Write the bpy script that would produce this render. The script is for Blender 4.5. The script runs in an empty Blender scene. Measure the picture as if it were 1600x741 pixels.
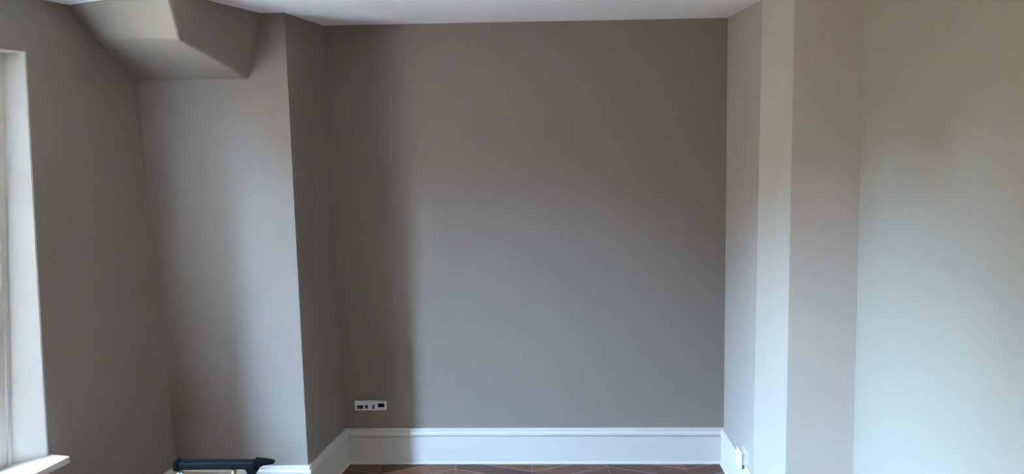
import bpy, bmesh, math, random
from mathutils import Vector, Matrix

random.seed(7)
scene = bpy.context.scene
C = scene.collection

# ------------------------------------------------------------------ camera
CAM_H = 1.8708
F_PX, PITCH, ROLL = 1204.0, math.radians(8.235), math.radians(-0.8817)
cam_data = bpy.data.cameras.new('camera')
cam = bpy.data.objects.new('camera', cam_data)
C.objects.link(cam)
cam_data.sensor_width = 36.0
cam_data.lens = F_PX / 1600.0 * 36.0
cam_data.clip_start = 0.02
fwd = Vector((0, math.cos(PITCH), -math.sin(PITCH)))
up0 = Vector((0, math.sin(PITCH), math.cos(PITCH)))
rt0 = Vector((1, 0, 0))
rt = math.cos(ROLL) * rt0 + math.sin(ROLL) * up0
up = -math.sin(ROLL) * rt0 + math.cos(ROLL) * up0
cam.matrix_world = Matrix(((rt.x, up.x, -fwd.x, 0), (rt.y, up.y, -fwd.y, 0),
                           (rt.z, up.z, -fwd.z, CAM_H), (0, 0, 0, 1)))
scene.camera = cam

# ------------------------------------------------------------------ sky, sun, exposure
world = bpy.data.worlds.new('sky')
scene.world = world
world.use_nodes = True
wn = world.node_tree
for n in list(wn.nodes):
    wn.nodes.remove(n)
w_out = wn.nodes.new('ShaderNodeOutputWorld')
w_bg = wn.nodes.new('ShaderNodeBackground')
w_bg.inputs['Color'].default_value = (0.375, 0.61, 1.0, 1)
w_bg.inputs['Strength'].default_value = 118.0
wn.links.new(w_bg.outputs[0], w_out.inputs[0])

sun_d = bpy.data.lights.new('sun', 'SUN')
sun_d.energy = 95.0
sun_d.color = (1.0, 0.80, 0.54)
sun_d.angle = math.radians(0.6)
sun = bpy.data.objects.new('sun', sun_d)
C.objects.link(sun)
sun.rotation_euler = Vector((-0.45, 0.2, -0.85)).to_track_quat('-Z', 'Y').to_euler()
sun.location = (3, -2, 8)

scene.view_settings.view_transform = 'Standard'
scene.view_settings.look = 'None'
scene.view_settings.gamma = 1.0
scene.view_settings.use_curve_mapping = False
scene.view_settings.exposure = 2.1
scene.cycles.max_bounces = 16
scene.cycles.diffuse_bounces = 12
scene.cycles.use_denoising = True


# light portals: they give off nothing, they only steer the sky sampling to the openings
def portal(name, loc, sy, sz):
    d = bpy.data.lights.new(name, 'AREA')
    d.shape = 'RECTANGLE'
    d.size = sy
    d.size_y = sz
    d.cycles.is_portal = True
    o = bpy.data.objects.new(name, d)
    C.objects.link(o)
    o.location = loc
    o.rotation_euler = Vector((0.9654, -0.2607, 0)).to_track_quat('-Z', 'Y').to_euler()     # faces into the room


# ------------------------------------------------------------------ materials
def new_mat(name):
    m = bpy.data.materials.new(name)
    m.use_nodes = True
    return m, m.node_tree, m.node_tree.nodes['Principled BSDF']


def paint(name, col, rough, bump=0.0, scale=220.0, var=0.03):
    m, t, b = new_mat(name)
    tc = t.nodes.new('ShaderNodeTexCoord')
    no = t.nodes.new('ShaderNodeTexNoise')
    no.inputs['Scale'].default_value = 1.7
    no.inputs['Detail'].default_value = 3
    t.links.new(tc.outputs['Object'], no.inputs['Vector'])
    mx = t.nodes.new('ShaderNodeMix')
    mx.data_type = 'RGBA'
    mx.inputs[6].default_value = (*[c * (1 - var) for c in col], 1)
    mx.inputs[7].default_value = (*[min(1, c * (1 + var)) for c in col], 1)
    t.links.new(no.outputs['Fac'], mx.inputs[0])
    t.links.new(mx.outputs[2], b.inputs['Base Color'])
    b.inputs['Roughness'].default_value = rough
    if bump:
        n2 = t.nodes.new('ShaderNodeTexNoise')
        n2.inputs['Scale'].default_value = scale
        t.links.new(tc.outputs['Object'], n2.inputs['Vector'])
        bp = t.nodes.new('ShaderNodeBump')
        bp.inputs['Strength'].default_value = bump
        bp.inputs['Distance'].default_value = 0.001
        t.links.new(n2.outputs['Fac'], bp.inputs['Height'])
        t.links.new(bp.outputs[0], b.inputs['Normal'])
    return m


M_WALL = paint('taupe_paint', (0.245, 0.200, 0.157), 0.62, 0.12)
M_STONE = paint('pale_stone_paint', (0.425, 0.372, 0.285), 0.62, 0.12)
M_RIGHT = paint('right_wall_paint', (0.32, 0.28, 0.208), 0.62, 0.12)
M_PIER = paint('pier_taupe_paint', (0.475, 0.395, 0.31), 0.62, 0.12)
M_WALL_LIT = paint('taupe_paint_lit', (0.375, 0.33, 0.27), 0.62, 0.12)  # same taupe as the back wall, lightened to stand in for window light
M_CEIL = paint('ceiling_white', (0.88, 0.87, 0.86), 0.8, 0.08)
M_TRIM = paint('white_gloss_paint', (0.62, 0.56, 0.485), 0.38, 0.0)
M_PLATE = paint('white_plastic', (0.78, 0.78, 0.76), 0.35)
M_DARK = paint('dark_recess', (0.012, 0.011, 0.012), 0.5)
M_BLACK = paint('black_powder_coat', (0.004, 0.004, 0.0045), 0.6)
M_BLACK.node_tree.nodes['Principled BSDF'].inputs['Specular IOR Level'].default_value = 0.07
M_RUBBER = paint('black_rubber', (0.003, 0.003, 0.0035), 0.8)
M_RUBBER.node_tree.nodes['Principled BSDF'].inputs['Specular IOR Level'].default_value = 0.04
M_STEEL = paint('grey_steel', (0.35, 0.34, 0.33), 0.4)
M_STICK = paint('ochre_wood', (0.30, 0.17, 0.06), 0.55)
M_SUB = paint('pale_joint_dust', (0.36, 0.30, 0.27), 0.6)
M_FACADE = paint('unseen_facade', (0.13, 0.088, 0.052), 0.85)
M_GROUND = paint('unseen_ground', (0.09, 0.075, 0.05), 0.9)


def wood_mat():
    m, t, b = new_mat('dark_brown_parquet')
    tc = t.nodes.new('ShaderNodeTexCoord')
    oi = t.nodes.new('ShaderNodeObjectInfo')
    mp = t.nodes.new('ShaderNodeMapping')
    mp.inputs['Scale'].default_value = (3.0, 26.0, 3.0)
    no = t.nodes.new('ShaderNodeTexNoise')
    no.noise_dimensions = '4D'
    no.inputs['Scale'].default_value = 2.2
    no.inputs['Detail'].default_value = 6
    no.inputs['Roughness'].default_value = 0.6
    mul = t.nodes.new('ShaderNodeMath')
    mul.operation = 'MULTIPLY'
    mul.inputs[1].default_value = 40.0
    t.links.new(oi.outputs['Random'], mul.inputs[0])
    t.links.new(mul.outputs[0], no.inputs['W'])
    t.links.new(tc.outputs['Object'], mp.inputs['Vector'])
    t.links.new(mp.outputs[0], no.inputs['Vector'])
    rp = t.nodes.new('ShaderNodeValToRGB')
    rp.color_ramp.elements[0].position = 0.3
    rp.color_ramp.elements[0].color = (0.050, 0.018, 0.008, 1)
    rp.color_ramp.elements[1].position = 0.72
    rp.color_ramp.elements[1].color = (0.20, 0.072, 0.030, 1)
    t.links.new(no.outputs['Fac'], rp.inputs[0])
    hs = t.nodes.new('ShaderNodeHueSaturation')
    mr = t.nodes.new('ShaderNodeMapRange')
    mr.inputs[3].default_value = 0.6
    mr.inputs[4].default_value = 1.45
    t.links.new(oi.outputs['Random'], mr.inputs[0])
    t.links.new(mr.outputs[0], hs.inputs['Value'])
    t.links.new(rp.outputs[0], hs.inputs['Color'])
    t.links.new(hs.outputs[0], b.inputs['Base Color'])
    b.inputs['Roughness'].default_value = 0.42
    return m


M_WOOD = wood_mat()


def glass_mat():
    m = bpy.data.materials.new('window_glass')
    m.use_nodes = True
    t = m.node_tree
    for n in list(t.nodes):
        t.nodes.remove(n)
    o = t.nodes.new('ShaderNodeOutputMaterial')
    mix = t.nodes.new('ShaderNodeMixShader')
    mix.inputs[0].default_value = 0.06
    tr = t.nodes.new('ShaderNodeBsdfTransparent')
    tr.inputs[0].default_value = (0.97, 0.985, 0.98, 1)
    gl = t.nodes.new('ShaderNodeBsdfGlossy')
    gl.inputs['Roughness'].default_value = 0.02
    t.links.new(tr.outputs[0], mix.inputs[1])
    t.links.new(gl.outputs[0], mix.inputs[2])
    t.links.new(mix.outputs[0], o.inputs[0])
    return m


M_GLASS = glass_mat()


# ------------------------------------------------------------------ mesh helpers
def link_mesh(name, bm, mat, parent=None, smooth=False):
    bmesh.ops.recalc_face_normals(bm, faces=bm.faces)
    me = bpy.data.meshes.new(name)
    bm.to_mesh(me)
    bm.free()
    me.materials.append(mat)
    if smooth:
        for p in me.polygons:
            p.use_smooth = True
    o = bpy.data.objects.new(name, me)
    C.objects.link(o)
    if parent:
        o.parent = parent
    return o


def loft(bm, bot, top):
    """solid between two rings of 3-D points"""
    a = [bm.verts.new(p) for p in bot]
    b = [bm.verts.new(p) for p in top]
    n = len(a)
    bm.faces.new(a[::-1])
    bm.faces.new(b)
    for i in range(n):
        bm.faces.new((a[i], a[(i + 1) % n], b[(i + 1) % n], b[i]))


def loft_rings(bm, ring, za, zb, n=14):
    rs = [[bm.verts.new(p) for p in ring(za + (zb - za) * i / n)] for i in range(n + 1)]
    k = len(rs[0])
    bm.faces.new(rs[0][::-1])
    bm.faces.new(rs[-1])
    for a, b in zip(rs, rs[1:]):
        for i in range(k):
            bm.faces.new((a[i], a[(i + 1) % k], b[(i + 1) % k], b[i]))


def box(bm, x0, x1, y0, y1, z0, z1, mw=None):
    r = [(x0, y0), (x1, y0), (x1, y1), (x0, y1)]
    lo = [Vector((x, y, z0)) for x, y in r]
    hi = [Vector((x, y, z1)) for x, y in r]
    if mw:
        lo = [mw @ p for p in lo]
        hi = [mw @ p for p in hi]
    loft(bm, lo, hi)


def tube(bm, p0, p1, r0, r1=None, n=14):
    r1 = r0 if r1 is None else r1
    p0, p1 = Vector(p0), Vector(p1)
    d = (p1 - p0).normalized()
    u = d.orthogonal().normalized()
    v = d.cross(u)
    ring = lambda p, r: [p + r * (math.cos(2 * math.pi * i / n) * u + math.sin(2 * math.pi * i / n) * v) for i in range(n)]
    loft(bm, ring(p0, r0), ring(p1, r1))


def bevel_all(bm, w, seg=2):
    bmesh.ops.recalc_face_normals(bm, faces=bm.faces)
    bmesh.ops.bevel(bm, geom=list(bm.edges), offset=w, segments=seg, affect='EDGES', profile=0.5, clamp_overlap=True)


def part(name, mat, parent, fn, bev=0.0, smooth=False):
    bm = bmesh.new()
    fn(bm)
    if bev:
        bevel_all(bm, bev)
    return link_mesh(name, bm, mat, parent, smooth)


def structure(o):
    o['kind'] = 'structure'
    return o


def empty(name, loc=(0, 0, 0), rz=0.0):
    o = bpy.data.objects.new(name, None)
    C.objects.link(o)
    o.location = loc
    o.rotation_euler = (0, 0, rz)
    o.empty_display_size = 0.05
    return o


def tag(o, label, cat):
    o['label'] = label
    o['category'] = cat
    return o


# ------------------------------------------------------------------ the room's plan
H = 2.4
# corner: (plan position at the floor, plan position at the ceiling) - the old walls lean a little
PLAN = [
    ('left_back',   (-1.703, 3.678), (-1.752, 3.678)),
    ('alcove_fl',   (-1.040, 3.657), (-1.032, 3.657)),
    ('alcove_bl',   (-0.951, 4.131), (-0.964, 4.124)),
    ('alcove_br',   (1.156, 4.058),  (1.123, 4.066)),
    ('alcove_fr',   (1.139, 3.489),  (1.113, 3.489)),
    ('splay_end',   (1.240, 3.334),  (1.198, 3.334)),
    ('right_back',  (1.519, 3.262),  (1.457, 3.262)),
    ('right_rear',  (1.46, -1.40),   (1.46, -1.40)),
    ('left_rear',   (-3.0743, -1.40), (-3.1233, -1.40)),
]
NP = len(PLAN)


def offset_ring(pts, d):
    out = []
    n = len(pts)
    for i in range(n):
        a, b, c = (Vector(pts[(i - 1) % n]), Vector(pts[i]), Vector(pts[(i + 1) % n]))
        n1 = Vector((-(b - a).y, (b - a).x)).normalized()   # outward: the plan runs clockwise
        n2 = Vector((-(c - b).y, (c - b).x)).normalized()
        k = (n1 + n2)
        k = k / max(0.2, 1 + n1.dot(n2))
        out.append(b + k * d)
    return out


BOT = [p[1] for p in PLAN]
TOP = [p[2] for p in PLAN]
WT = 0.14
OB, OT = offset_ring(BOT, WT), offset_ring(TOP, WT)
WALLS = ['wall_back_left', 'wall_alcove_left', 'wall_back', 'wall_alcove_right', 'wall_splay_right',
         'wall_back_right', 'wall_right', 'wall_rear']
v3 = lambda p, z: Vector((p[0], p[1], z))
for i, nm in enumerate(WALLS):
    j = i + 1
    bm = bmesh.new()
    loft(bm, [v3(BOT[i], 0), v3(BOT[j], 0), v3(OB[j], 0), v3(OB[i], 0)],
         [v3(TOP[i], H), v3(TOP[j], H), v3(OT[j], H), v3(OT[i], H)])
    structure(link_mesh(nm, bm, {'wall_alcove_right': M_WALL_LIT, 'wall_splay_right': M_STONE, 'wall_back_right': M_PIER, 'wall_right': M_RIGHT}.get(nm, M_WALL)))

# the window wall: piers, breast walls and lintels around two openings.
# It runs from the left back corner towards the camera, 15 degrees outwards.
WT_DIR = Vector((-0.2607, -0.9654, 0))     # along the wall, towards the camera
WO_DIR = Vector((-0.9654, 0.2607, 0))      # outwards


def W(s, d, z):
    """point of the window wall: s along it from the corner, d outwards, height z"""
    k = v3(Vector(BOT[0]).lerp(Vector(TOP[0]), z / H), z)
    return k + WT_DIR * s + WO_DIR * d


SPL = 0.08           # splayed inner part of the reveal
THICK = 0.46
SILL_Z, HEAD_Z = 0.570, 2.188
WINDOWS = [(0.722, 1.92, -0.080)]   # far jamb, near jamb, lean of the far jamb
LEFT_END = 5.26


def far_s(w, z):
    return w[0] + w[2] * (z - SILL_Z)


def lin_s(w, z):
    """where the splayed lining of the far jamb meets the window frame"""
    return w[0] + 0.10 - 0.123 * (z - SILL_Z)


FD = 0.07            # depth of the window frame


def ring_far(w, z):
    return [W(0, 0, z), W(far_s(w, z), 0, z), W(lin_s(w, z), SPL, z), W(lin_s(w, z), SPL + FD, z), W(w[0] + 0.10, SPL + FD, z),
            W(w[0] + 0.10, THICK, z), W(0, THICK, z)]


def ring_near(w, z):
    o = w[1] - 0.10
    return [W(w[1], 0, z), W(LEFT_END, 0, z), W(LEFT_END, THICK, z), W(o, THICK, z), W(o, SPL, z)]


bm = bmesh.new()
w1 = WINDOWS[0]
loft(bm, ring_far(w1, 0), ring_far(w1, H))
loft(bm, ring_near(w1, 0), ring_near(w1, H))
for w in WINDOWS:
    for z0, z1 in ((0, SILL_Z - 0.03), (HEAD_Z, H)):
        rings = []
        for z in (z0, z1):
            f, n_ = far_s(w, z), w[1]
            rings.append([W(f, 0, z), W(n_, 0, z), W(n_ - 0.1, SPL, z), W(n_ - 0.1, THICK, z), W(w[0] + 0.1, THICK, z),
                          W(w[0] + 0.1, SPL + FD, z), W(lin_s(w, z), SPL + FD, z), W(lin_s(w, z), SPL, z)])
        loft(bm, *rings)
structure(link_mesh('wall_left', bm, M_WALL))

# ceiling and floor
def slab(name, ring, z0, z1, mat):
    bm = bmesh.new()
    loft(bm, [v3(p, z0) for p in ring], [v3(p, z1) for p in ring])
    bmesh.ops.triangulate(bm, faces=[f for f in bm.faces if len(f.verts) > 4])
    return structure(link_mesh(name, bm, mat))


slab('ceiling', offset_ring(TOP, 0.32), H, H + 0.16, M_CEIL)
floor = slab('floor', offset_ring(BOT, 0.32), -0.16, -0.0015, M_SUB)

# ------------------------------------------------------------------ parquet boards (chevron)
ANG = math.radians(21)
COLW, PITCHY, GAP, SEAM = 0.42, 0.115, 0.0075, 0.002
BX0, BX1, BY0, BY1 = -3.06, 1.62, -1.40, 4.16


def inside_room(x, y, grow=0.05):
    ring = offset_ring(BOT, grow)
    c = False
    n = len(ring)
    for i in range(n):
        a, b = ring[i], ring[(i + 1) % n]
        if (a.y > y) != (b.y > y) and x < (b.x - a.x) * (y - a.y) / (b.y - a.y) + a.x:
            c = not c
    return c


def board_mesh(sgn):
    bm = bmesh.new()
    hw = COLW / 2 - SEAM / 2
    hp = PITCHY / 2 - GAP / 2 / math.cos(ANG)
    s = math.tan(ANG) * sgn
    ring = [(-hw, -hp - s * hw), (hw, -hp + s * hw), (hw, hp + s * hw), (-hw, hp - s * hw)]
    loft(bm, [Vector((x, y, -0.012)) for x, y in ring], [Vector((x, y, 0)) for x, y in ring])
    me = bpy.data.meshes.new('board')
    bmesh.ops.recalc_face_normals(bm, faces=bm.faces)
    bm.to_mesh(me)
    bm.free()
    me.materials.append(M_WOOD)
    return me


board_me = [board_mesh(1), board_mesh(-1)]
spots = []
nx = int((BX1 - BX0) / COLW) + 2
for ix in range(nx):
    cx = BX0 + ix * COLW
    sg = ix % 2
    y = BY1 + 0.3
    while y > BY0 - 0.1:
        if any(inside_room(cx + q, y + r, 0.0) for q in (-0.19, 0, 0.19) for r in (-0.12, 0, 0.12)):
            spots.append((cx, y, sg))
        y -= PITCHY
spots.sort(key=lambda s: -s[1])
for cx, y, sg in spots[:300]:
    o = bpy.data.objects.new('parquet_board', board_me[sg])
    C.objects.link(o)
    o.location = (cx, y, 0)
    o.parent = floor
bm = bmesh.new()
hw, hp = COLW / 2 - SEAM / 2, PITCHY / 2 - GAP / 2 / math.cos(ANG)
for cx, y, sg in spots[300:]:
    s = math.tan(ANG) * (1 if sg == 0 else -1)
    ring = [(-hw, -hp - s * hw), (hw, -hp + s * hw), (hw, hp + s * hw), (-hw, hp - s * hw)]
    loft(bm, [Vector((cx + a, y + b, -0.012)) for a, b in ring], [Vector((cx + a, y + b, 0)) for a, b in ring])
rest = link_mesh('parquet_field', bm, M_WOOD, floor)
rest['kind'] = 'stuff'

# ------------------------------------------------------------------ boxed-in soffit under the ceiling, left corner
P1, P2 = Vector((-1.745, 3.677, 2.112)), Vector((-1.213, 3.661, 2.103))
P3, P4 = Vector((-1.285, 3.085, 2.222)), Vector((-1.815, 3.440, 2.290))
T1, T2 = Vector((-1.752, 3.677, H)), Vector((-1.138, 3.660, H))
T3, T4 = Vector((-1.300, 3.045, H)), W(0.345, 0, H)
bm = bmesh.new()
NS = 10


def patch(a, b, c, d):
    """bilinear face a-b-c-d"""
    g = [[bm.verts.new((a.lerp(b, i / NS)).lerp(d.lerp(c, i / NS), j / NS)) for j in range(NS + 1)] for i in range(NS + 1)]
    for i in range(NS):
        for j in range(NS):
            bm.faces.new((g[i][j], g[i + 1][j], g[i + 1][j + 1], g[i][j + 1]))


patch(P1, P2, P3, P4)      # sloping underside
patch(P4, P3, T3, T4)      # front
patch(P3, P2, T2, T3)      # right side
patch(P1, P4, T4, T1)      # against the window wall
patch(P1, P2, T2, T1)      # against the back wall
patch(T1, T2, T3, T4)      # against the ceiling
bmesh.ops.remove_doubles(bm, verts=bm.verts, dist=0.0005)
bmesh.ops.recalc_face_normals(bm, faces=bm.faces)


def on_seg(v, a, b):
    ab = b - a
    t = (v - a).dot(ab) / ab.length_squared
    return -0.001 < t < 1.001 and (v - a - ab * t).length < 0.001


sel = [e for e in bm.edges if any(on_seg(e.verts[0].co, a, b) and on_seg(e.verts[1].co, a, b)
                                  for a, b in ((P4, P3), (P3, P2), (P3, T3)))]
bmesh.ops.bevel(bm, geom=sel, offset=0.016, segments=4, affect='EDGES', profile=0.5)
structure(link_mesh('ceiling_soffit', bm, M_WALL))

# ------------------------------------------------------------------ baseboards, mitred around the room
BB_H = 0.203
PROFILES = {
    'flat_board': [(0, 0.0), (0.018, 0.0), (0.018, 0.154), (0.012, 0.160), (0.012, 0.164), (0, 0.164)],
    'cap_moulding': [(0, 0.164), (0.0235, 0.164), (0.0260, 0.170), (0.0260, 0.178), (0.0220, 0.184), (0.0150, 0.188),
                     (0.0150, 0.192), (0.0175, 0.195), (0.0165, 0.200), (0.0130, 0.203), (0, 0.203)],
    'shoe_moulding': [(0.018, 0.0), (0.027, 0.0), (0.027, 0.006), (0.023, 0.011), (0.018, 0.0125)],
}


def bb_run(name, i, j):
    root = structure(empty(name, v3(BOT[i], 0)))
    org = v3(BOT[i], 0)
    for pn, prof in PROFILES.items():
        bm = bmesh.new()
        ra, rb = [], []
        for d, z in prof:
            f = z / H
            ringz = [Vector(BOT[k]).lerp(Vector(TOP[k]), f) for k in range(NP)]
            inn = offset_ring(ringz, -max(d, 0.0002))
            ra.append(v3(inn[i], z) - org)
            rb.append(v3(inn[j], z) - org)
        loft(bm, ra, rb)
        link_mesh(pn, bm, M_TRIM, root)


SIDES = ['baseboard_back_left', 'baseboard_alcove_left', 'baseboard_back', 'baseboard_alcove_right',
         'baseboard_splay_right', 'baseboard_back_right', 'baseboard_right', 'baseboard_rear', 'baseboard_left']
for i, nm in enumerate(SIDES):
    bb_run(nm, i, (i + 1) % NP)

# ------------------------------------------------------------------ windows
def build_window(name, w):
    org = W(w[0], 0, SILL_Z)
    root = structure(empty(name, org))

    def lp(nm, mat, bot, top, parent=None):
        bm = bmesh.new()
        loft(bm, [p - org for p in bot], [p - org for p in top])
        return link_mesh(nm, bm, mat, parent or root)

    z0, z1 = SILL_Z, HEAD_Z
    F = lambda z: far_s(w, z)
    N = w[1]
    e = 0.006
    # white linings on the splayed jambs and the head
    Lf = lambda z: lin_s(w, z)
    B = N - 0.10
    rg = lambda z: [W(F(z) - 0.002, -0.002, z), W(F(z) + e, -0.002, z), W(Lf(z) + e, SPL, z), W(Lf(z), SPL, z)]
    bm = bmesh.new()
    loft_rings(bm, lambda z: [p - org for p in rg(z)], z0, z1, 16)
    link_mesh('jamb_lining', bm, M_TRIM, root)
    rg = lambda z: [W(N + 0.002, -0.002, z), W(N - e, -0.002, z), W(B - e, SPL, z), W(B, SPL, z)]
    lp('jamb_lining', M_TRIM, rg(z0), rg(z1))
    rg = lambda z: [W(F(z1) + e, -0.002, z), W(N - e, -0.002, z), W(B - e, SPL, z), W(Lf(z1) + e, SPL, z)]
    lp('head_lining', M_TRIM, rg(z1 - e), rg(z1))
    # fixed frame just outside the splay
    FW = 0.055
    A = lambda z: w[0] + 0.10
    rg = lambda z: [W(Lf(z), SPL, z), W(A(z) + FW, SPL, z), W(A(z) + FW, SPL + FD, z), W(Lf(z), SPL + FD, z)]
    lp('frame_stile', M_TRIM, rg(z0 - 0.02), rg(z1))
    rg = lambda z: [W(B, SPL, z), W(B - FW, SPL, z), W(B - FW, SPL + FD, z), W(B, SPL + FD, z)]
    lp('frame_stile', M_TRIM, rg(z0 - 0.02), rg(z1))
    rg = lambda z: [W(A(z) + FW, SPL, z), W(B - FW, SPL, z), W(B - FW, SPL + FD, z), W(A(z) + FW, SPL + FD, z)]
    lp('frame_rail', M_TRIM, rg(z0 - 0.02), rg(z0 + 0.06))
    lp('frame_rail', M_TRIM, rg(z1 - 0.06), rg(z1))
    # stop bead in the corner of lining and frame: narrow below, wider above the casement's middle
    bm = bmesh.new()
    prof = [(z0 + 0.001, 0.012), (1.17, 0.012), (1.23, 0.026), (z1 - e, 0.026)]
    for (qa, wa), (qb, wb) in zip(prof, prof[1:]):
        rr = lambda z, wd: [p - org for p in (W(Lf(z) + e, SPL, z), W(Lf(z) + e + wd, SPL, z), W(Lf(z) + e + wd, SPL - 0.010, z),
                                              W(Lf(z) + e * 0.9, SPL - 0.010, z))]
        loft(bm, rr(qa, wa), rr(qb, wb))
    link_mesh('stop_bead', bm, M_TRIM, root)
    # two casement leaves with one pane each
    G0 = lambda z: A(z) + FW + 0.003
    G1 = B - FW - 0.003
    mid = (G0(z0) + G1) / 2
    za, zb = z0 + 0.064, z1 - 0.064
    sw = 0.06
    for lo, hi in ((G0, lambda z: mid - 0.002), (lambda z: mid + 0.002, lambda z: G1)):
        leaf = empty('casement')
        leaf.parent = root
        def bar(nm, f0, f1, q0, q1, d0=SPL + 0.012, d1=SPL + 0.058, mat=M_TRIM):
            rg = lambda z: [W(f0(z), d0, z), W(f1(z), d0, z), W(f1(z), d1, z), W(f0(z), d1, z)]
            return lp(nm, mat, rg(q0), rg(q1), leaf)
        l2, h2 = (lambda z, lo=lo: lo(z) + sw), (lambda z, hi=hi: hi(z) - sw)
        bar('sash_stile', lo, l2, za, zb)
        bar('sash_stile', h2, hi, za, zb)
        bar('sash_rail', l2, h2, za, za + 0.09)
        bar('sash_rail', l2, h2, zb - sw, zb)
        bar('pane', l2, h2, za + 0.09, zb - sw, SPL + 0.033, SPL + 0.037, M_GLASS)
    # window board
    f0 = F(z0)
    rg = lambda z: [W(f0 + 0.10 + e, SPL - 0.001, z), W(f0 + e, 0, z), W(f0 + e, -0.001, z), W(f0 - 0.012, -0.002, z), W(f0 - 0.012, -0.095, z),
                    W(N + 0.03, -0.06, z), W(N + 0.03, -0.002, z), W(N - e, -0.001, z), W(B - e, SPL - 0.001, z)]
    lp('sill', M_TRIM, rg(z0 - 0.026), rg(z0))
    return root


win1 = build_window('window_1', WINDOWS[0])
for w in WINDOWS:
    c = W((w[0] + w[1]) / 2, THICK + 0.05, (SILL_Z + HEAD_Z) / 2)
    portal('window_portal', c, w[1] - w[0] - 0.1, HEAD_Z - SILL_Z + 0.1)

# ------------------------------------------------------------------ outside: unseen ground and houses, added to shape the window light
bm = bmesh.new()
box(bm, -60, 40, -50, 60, -3.6, -3.3)
structure(link_mesh('ground_outside', bm, M_GROUND))
# unseen gabled houses added as blockers; uneven roof line softens the daylight edge indoors
hr = random.Random(3)
yy = -46.0
while yy < 46:
    wd = hr.uniform(3.5, 5.5)
    eave, rise = hr.uniform(0.5, 2.9), hr.uniform(1.0, 2.6)
    bm = bmesh.new()
    prof = [(yy, -3.3), (yy + wd, -3.3), (yy + wd, eave), (yy + wd / 2, eave + rise), (yy, eave)]
    loft(bm, [Vector((-11.5, y, z)) for y, z in prof], [Vector((-19.5, y, z)) for y, z in prof])
    structure(link_mesh('unseen_house', bm, M_FACADE))
    yy += wd + 0.02

# ------------------------------------------------------------------ double socket plate on the back wall
def wall_frame(x_or_pts, i, j, t, z):
    """matrix at a point of wall i-j: local X along the wall, local -Y into the room, Z up"""
    f = z / H
    a = Vector(BOT[i]).lerp(Vector(TOP[i]), f)
    b = Vector(BOT[j]).lerp(Vector(TOP[j]), f)
    p = a.lerp(b, t)
    d = (b - a).normalized()
    return p, math.atan2(d.y, d.x)


a_, b_ = Vector(BOT[2]).lerp(Vector(TOP[2]), 0.14), Vector(BOT[3]).lerp(Vector(TOP[3]), 0.14)
tt = (-0.802 - a_.x) / (b_.x - a_.x)
p, ang = wall_frame(None, 2, 3, tt, 0.338)
sock = tag(empty('double_socket', (p.x, p.y, 0.338), ang),
           'slim white twin socket plate on the back wall above the baseboard', 'socket')
WH, HH = 0.089, 0.0285
part('plate', M_PLATE, sock, lambda bm: box(bm, -WH, WH, -0.009, 0.0, -HH, HH), 0.002)
lf = part('insert', M_PLATE, sock, lambda bm: box(bm, -WH + 0.008, -0.006, -0.014, -0.009, -HH + 0.007, HH - 0.013), 0.001)
rf = part('insert', M_PLATE, sock, lambda bm: box(bm, 0.006, WH - 0.006, -0.014, -0.009, -HH + 0.007, HH - 0.013), 0.001)
part('top_lip', M_PLATE, sock, lambda bm: box(bm, -WH, WH, -0.017, -0.009, HH - 0.012, HH), 0.0015)
part('slot', M_DARK, lf, lambda bm: box(bm, -0.074, -0.040, -0.0155, -0.014, -0.016, 0.004))
part('slot', M_DARK, lf, lambda bm: box(bm, -0.030, -0.015, -0.0155, -0.014, -0.015, 0.006))
part('slot', M_DARK, rf, lambda bm: box(bm, 0.012, 0.023, -0.0155, -0.014, -0.017, 0.008))
blk = part('black_plug', M_RUBBER, rf, lambda bm: box(bm, 0.044, 0.078, -0.022, -0.014, -0.006, 0.014), 0.002)
blk['label'] = 'black blanking plug'

# single socket low on the alcove's right wall
p, ang = wall_frame(None, 3, 4, 0.78, 0.226)
s2 = tag(empty('wall_socket', (p.x, p.y, 0.226), ang),
         'small white socket just above the baseboard of the alcove right wall', 'socket')
part('back_box', M_PLATE, s2, lambda bm: box(bm, -0.040, 0.040, -0.0275, 0.0, -0.0215, 0.040))
part('plate', M_PLATE, s2, lambda bm: box(bm, -0.043, 0.043, -0.037, -0.0275, -0.043, 0.043), 0.004)
def rim(bm):
    tube(bm, (0, -0.037, 0), (0, -0.041, 0), 0.027, 0.026, 24)
part('rim', M_PLATE, s2, rim)
part('recess', M_PLATE, s2, lambda bm: tube(bm, (0, -0.041, 0), (0, -0.0412, 0), 0.021, 0.021, 24))
for sx in (-1, 1):
    part('pin_hole', M_DARK, s2, lambda bm, sx=sx: tube(bm, (sx * 0.0095, -0.0412, 0), (sx * 0.0095, -0.0416, 0), 0.003, 0.003, 12))

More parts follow.
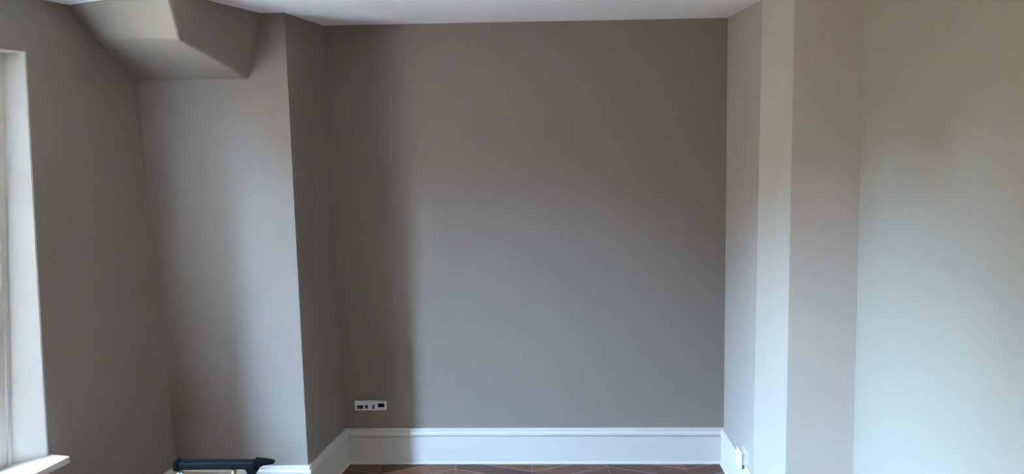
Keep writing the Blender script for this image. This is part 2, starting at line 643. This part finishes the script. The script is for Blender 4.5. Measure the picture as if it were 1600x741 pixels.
# ------------------------------------------------------------------ black bar-topped stand at the lower left
SY, SZ = 3.2, 0.428
st = tag(empty('work_stand', (-1.30, SY, 0.0), math.radians(-1.0)),
         'black bar-topped stand with a tapered tip, low before the wall near the window', 'stand')
def rbar(bm):
    box(bm, -0.175, 0.165, -0.022, 0.022, SZ - 0.024, SZ + 0.010)
part('bar', M_BLACK, st, rbar, 0.007)
def capl(bm):
    box(bm, -0.193, -0.168, -0.026, 0.026, SZ - 0.028, SZ + 0.013)
part('end_cap', M_RUBBER, st, capl, 0.005)
def jaw(bm):
    r = lambda x, y, za, zb: [Vector((x, -y, za)), Vector((x, y, za)), Vector((x, y, zb)), Vector((x, -y, zb))]
    loft(bm, r(0.160, 0.026, SZ - 0.022, SZ + 0.016), r(0.205, 0.020, SZ - 0.006, SZ + 0.013))
    loft(bm, r(0.203, 0.020, SZ - 0.0065, SZ + 0.0135), r(0.246, 0.013, SZ - 0.002, SZ + 0.008))
part('tapered_tip', M_RUBBER, st, jaw, 0.003)
def brk(bm):
    r = lambda z, x0, x1, y: [Vector((x0, -y, z)), Vector((x1, -y, z)), Vector((x1, y, z)), Vector((x0, y, z))]
    loft(bm, r(SZ - 0.060, 0.134, 0.156, 0.013), r(SZ - 0.022, 0.120, 0.180, 0.020))
part('leg_bracket', M_BLACK, st, brk, 0.003)
for s in (-1, 1):
    part('leg', M_BLACK, st, lambda bm, s=s: tube(bm, (0.145, 0, SZ - 0.05), (0.150, s * 0.17, 0.012), 0.010), 0, True)
    part('leg', M_STEEL, st, lambda bm, s=s: tube(bm, (-0.172, s * 0.004, SZ - 0.022), (-0.172, s * 0.17, 0.012), 0.007), 0, True)
    part('foot', M_RUBBER, st, lambda bm, s=s: tube(bm, (0.150, s * 0.171, 0.0), (0.150, s * 0.171, 0.022), 0.015), 0)
    part('foot', M_RUBBER, st, lambda bm, s=s: tube(bm, (-0.172, s * 0.171, 0.0), (-0.172, s * 0.171, 0.022), 0.012), 0)
part('wooden_strut', M_STICK, st, lambda bm: tube(bm, (0.064, 0.0, SZ - 0.022), (0.060, 0.0, 0.10), 0.009), 0, True)
part('cross_rail', M_BLACK, st, lambda bm: tube(bm, (0.147, -0.13, 0.10), (-0.172, -0.13, 0.10), 0.007), 0, True)
part('cross_rail', M_BLACK, st, lambda bm: tube(bm, (0.147, 0.13, 0.10), (-0.172, 0.13, 0.10), 0.007), 0, True)
part('spreader', M_BLACK, st, lambda bm: tube(bm, (0.060, -0.13, 0.10), (0.060, 0.13, 0.10), 0.007), 0, True)
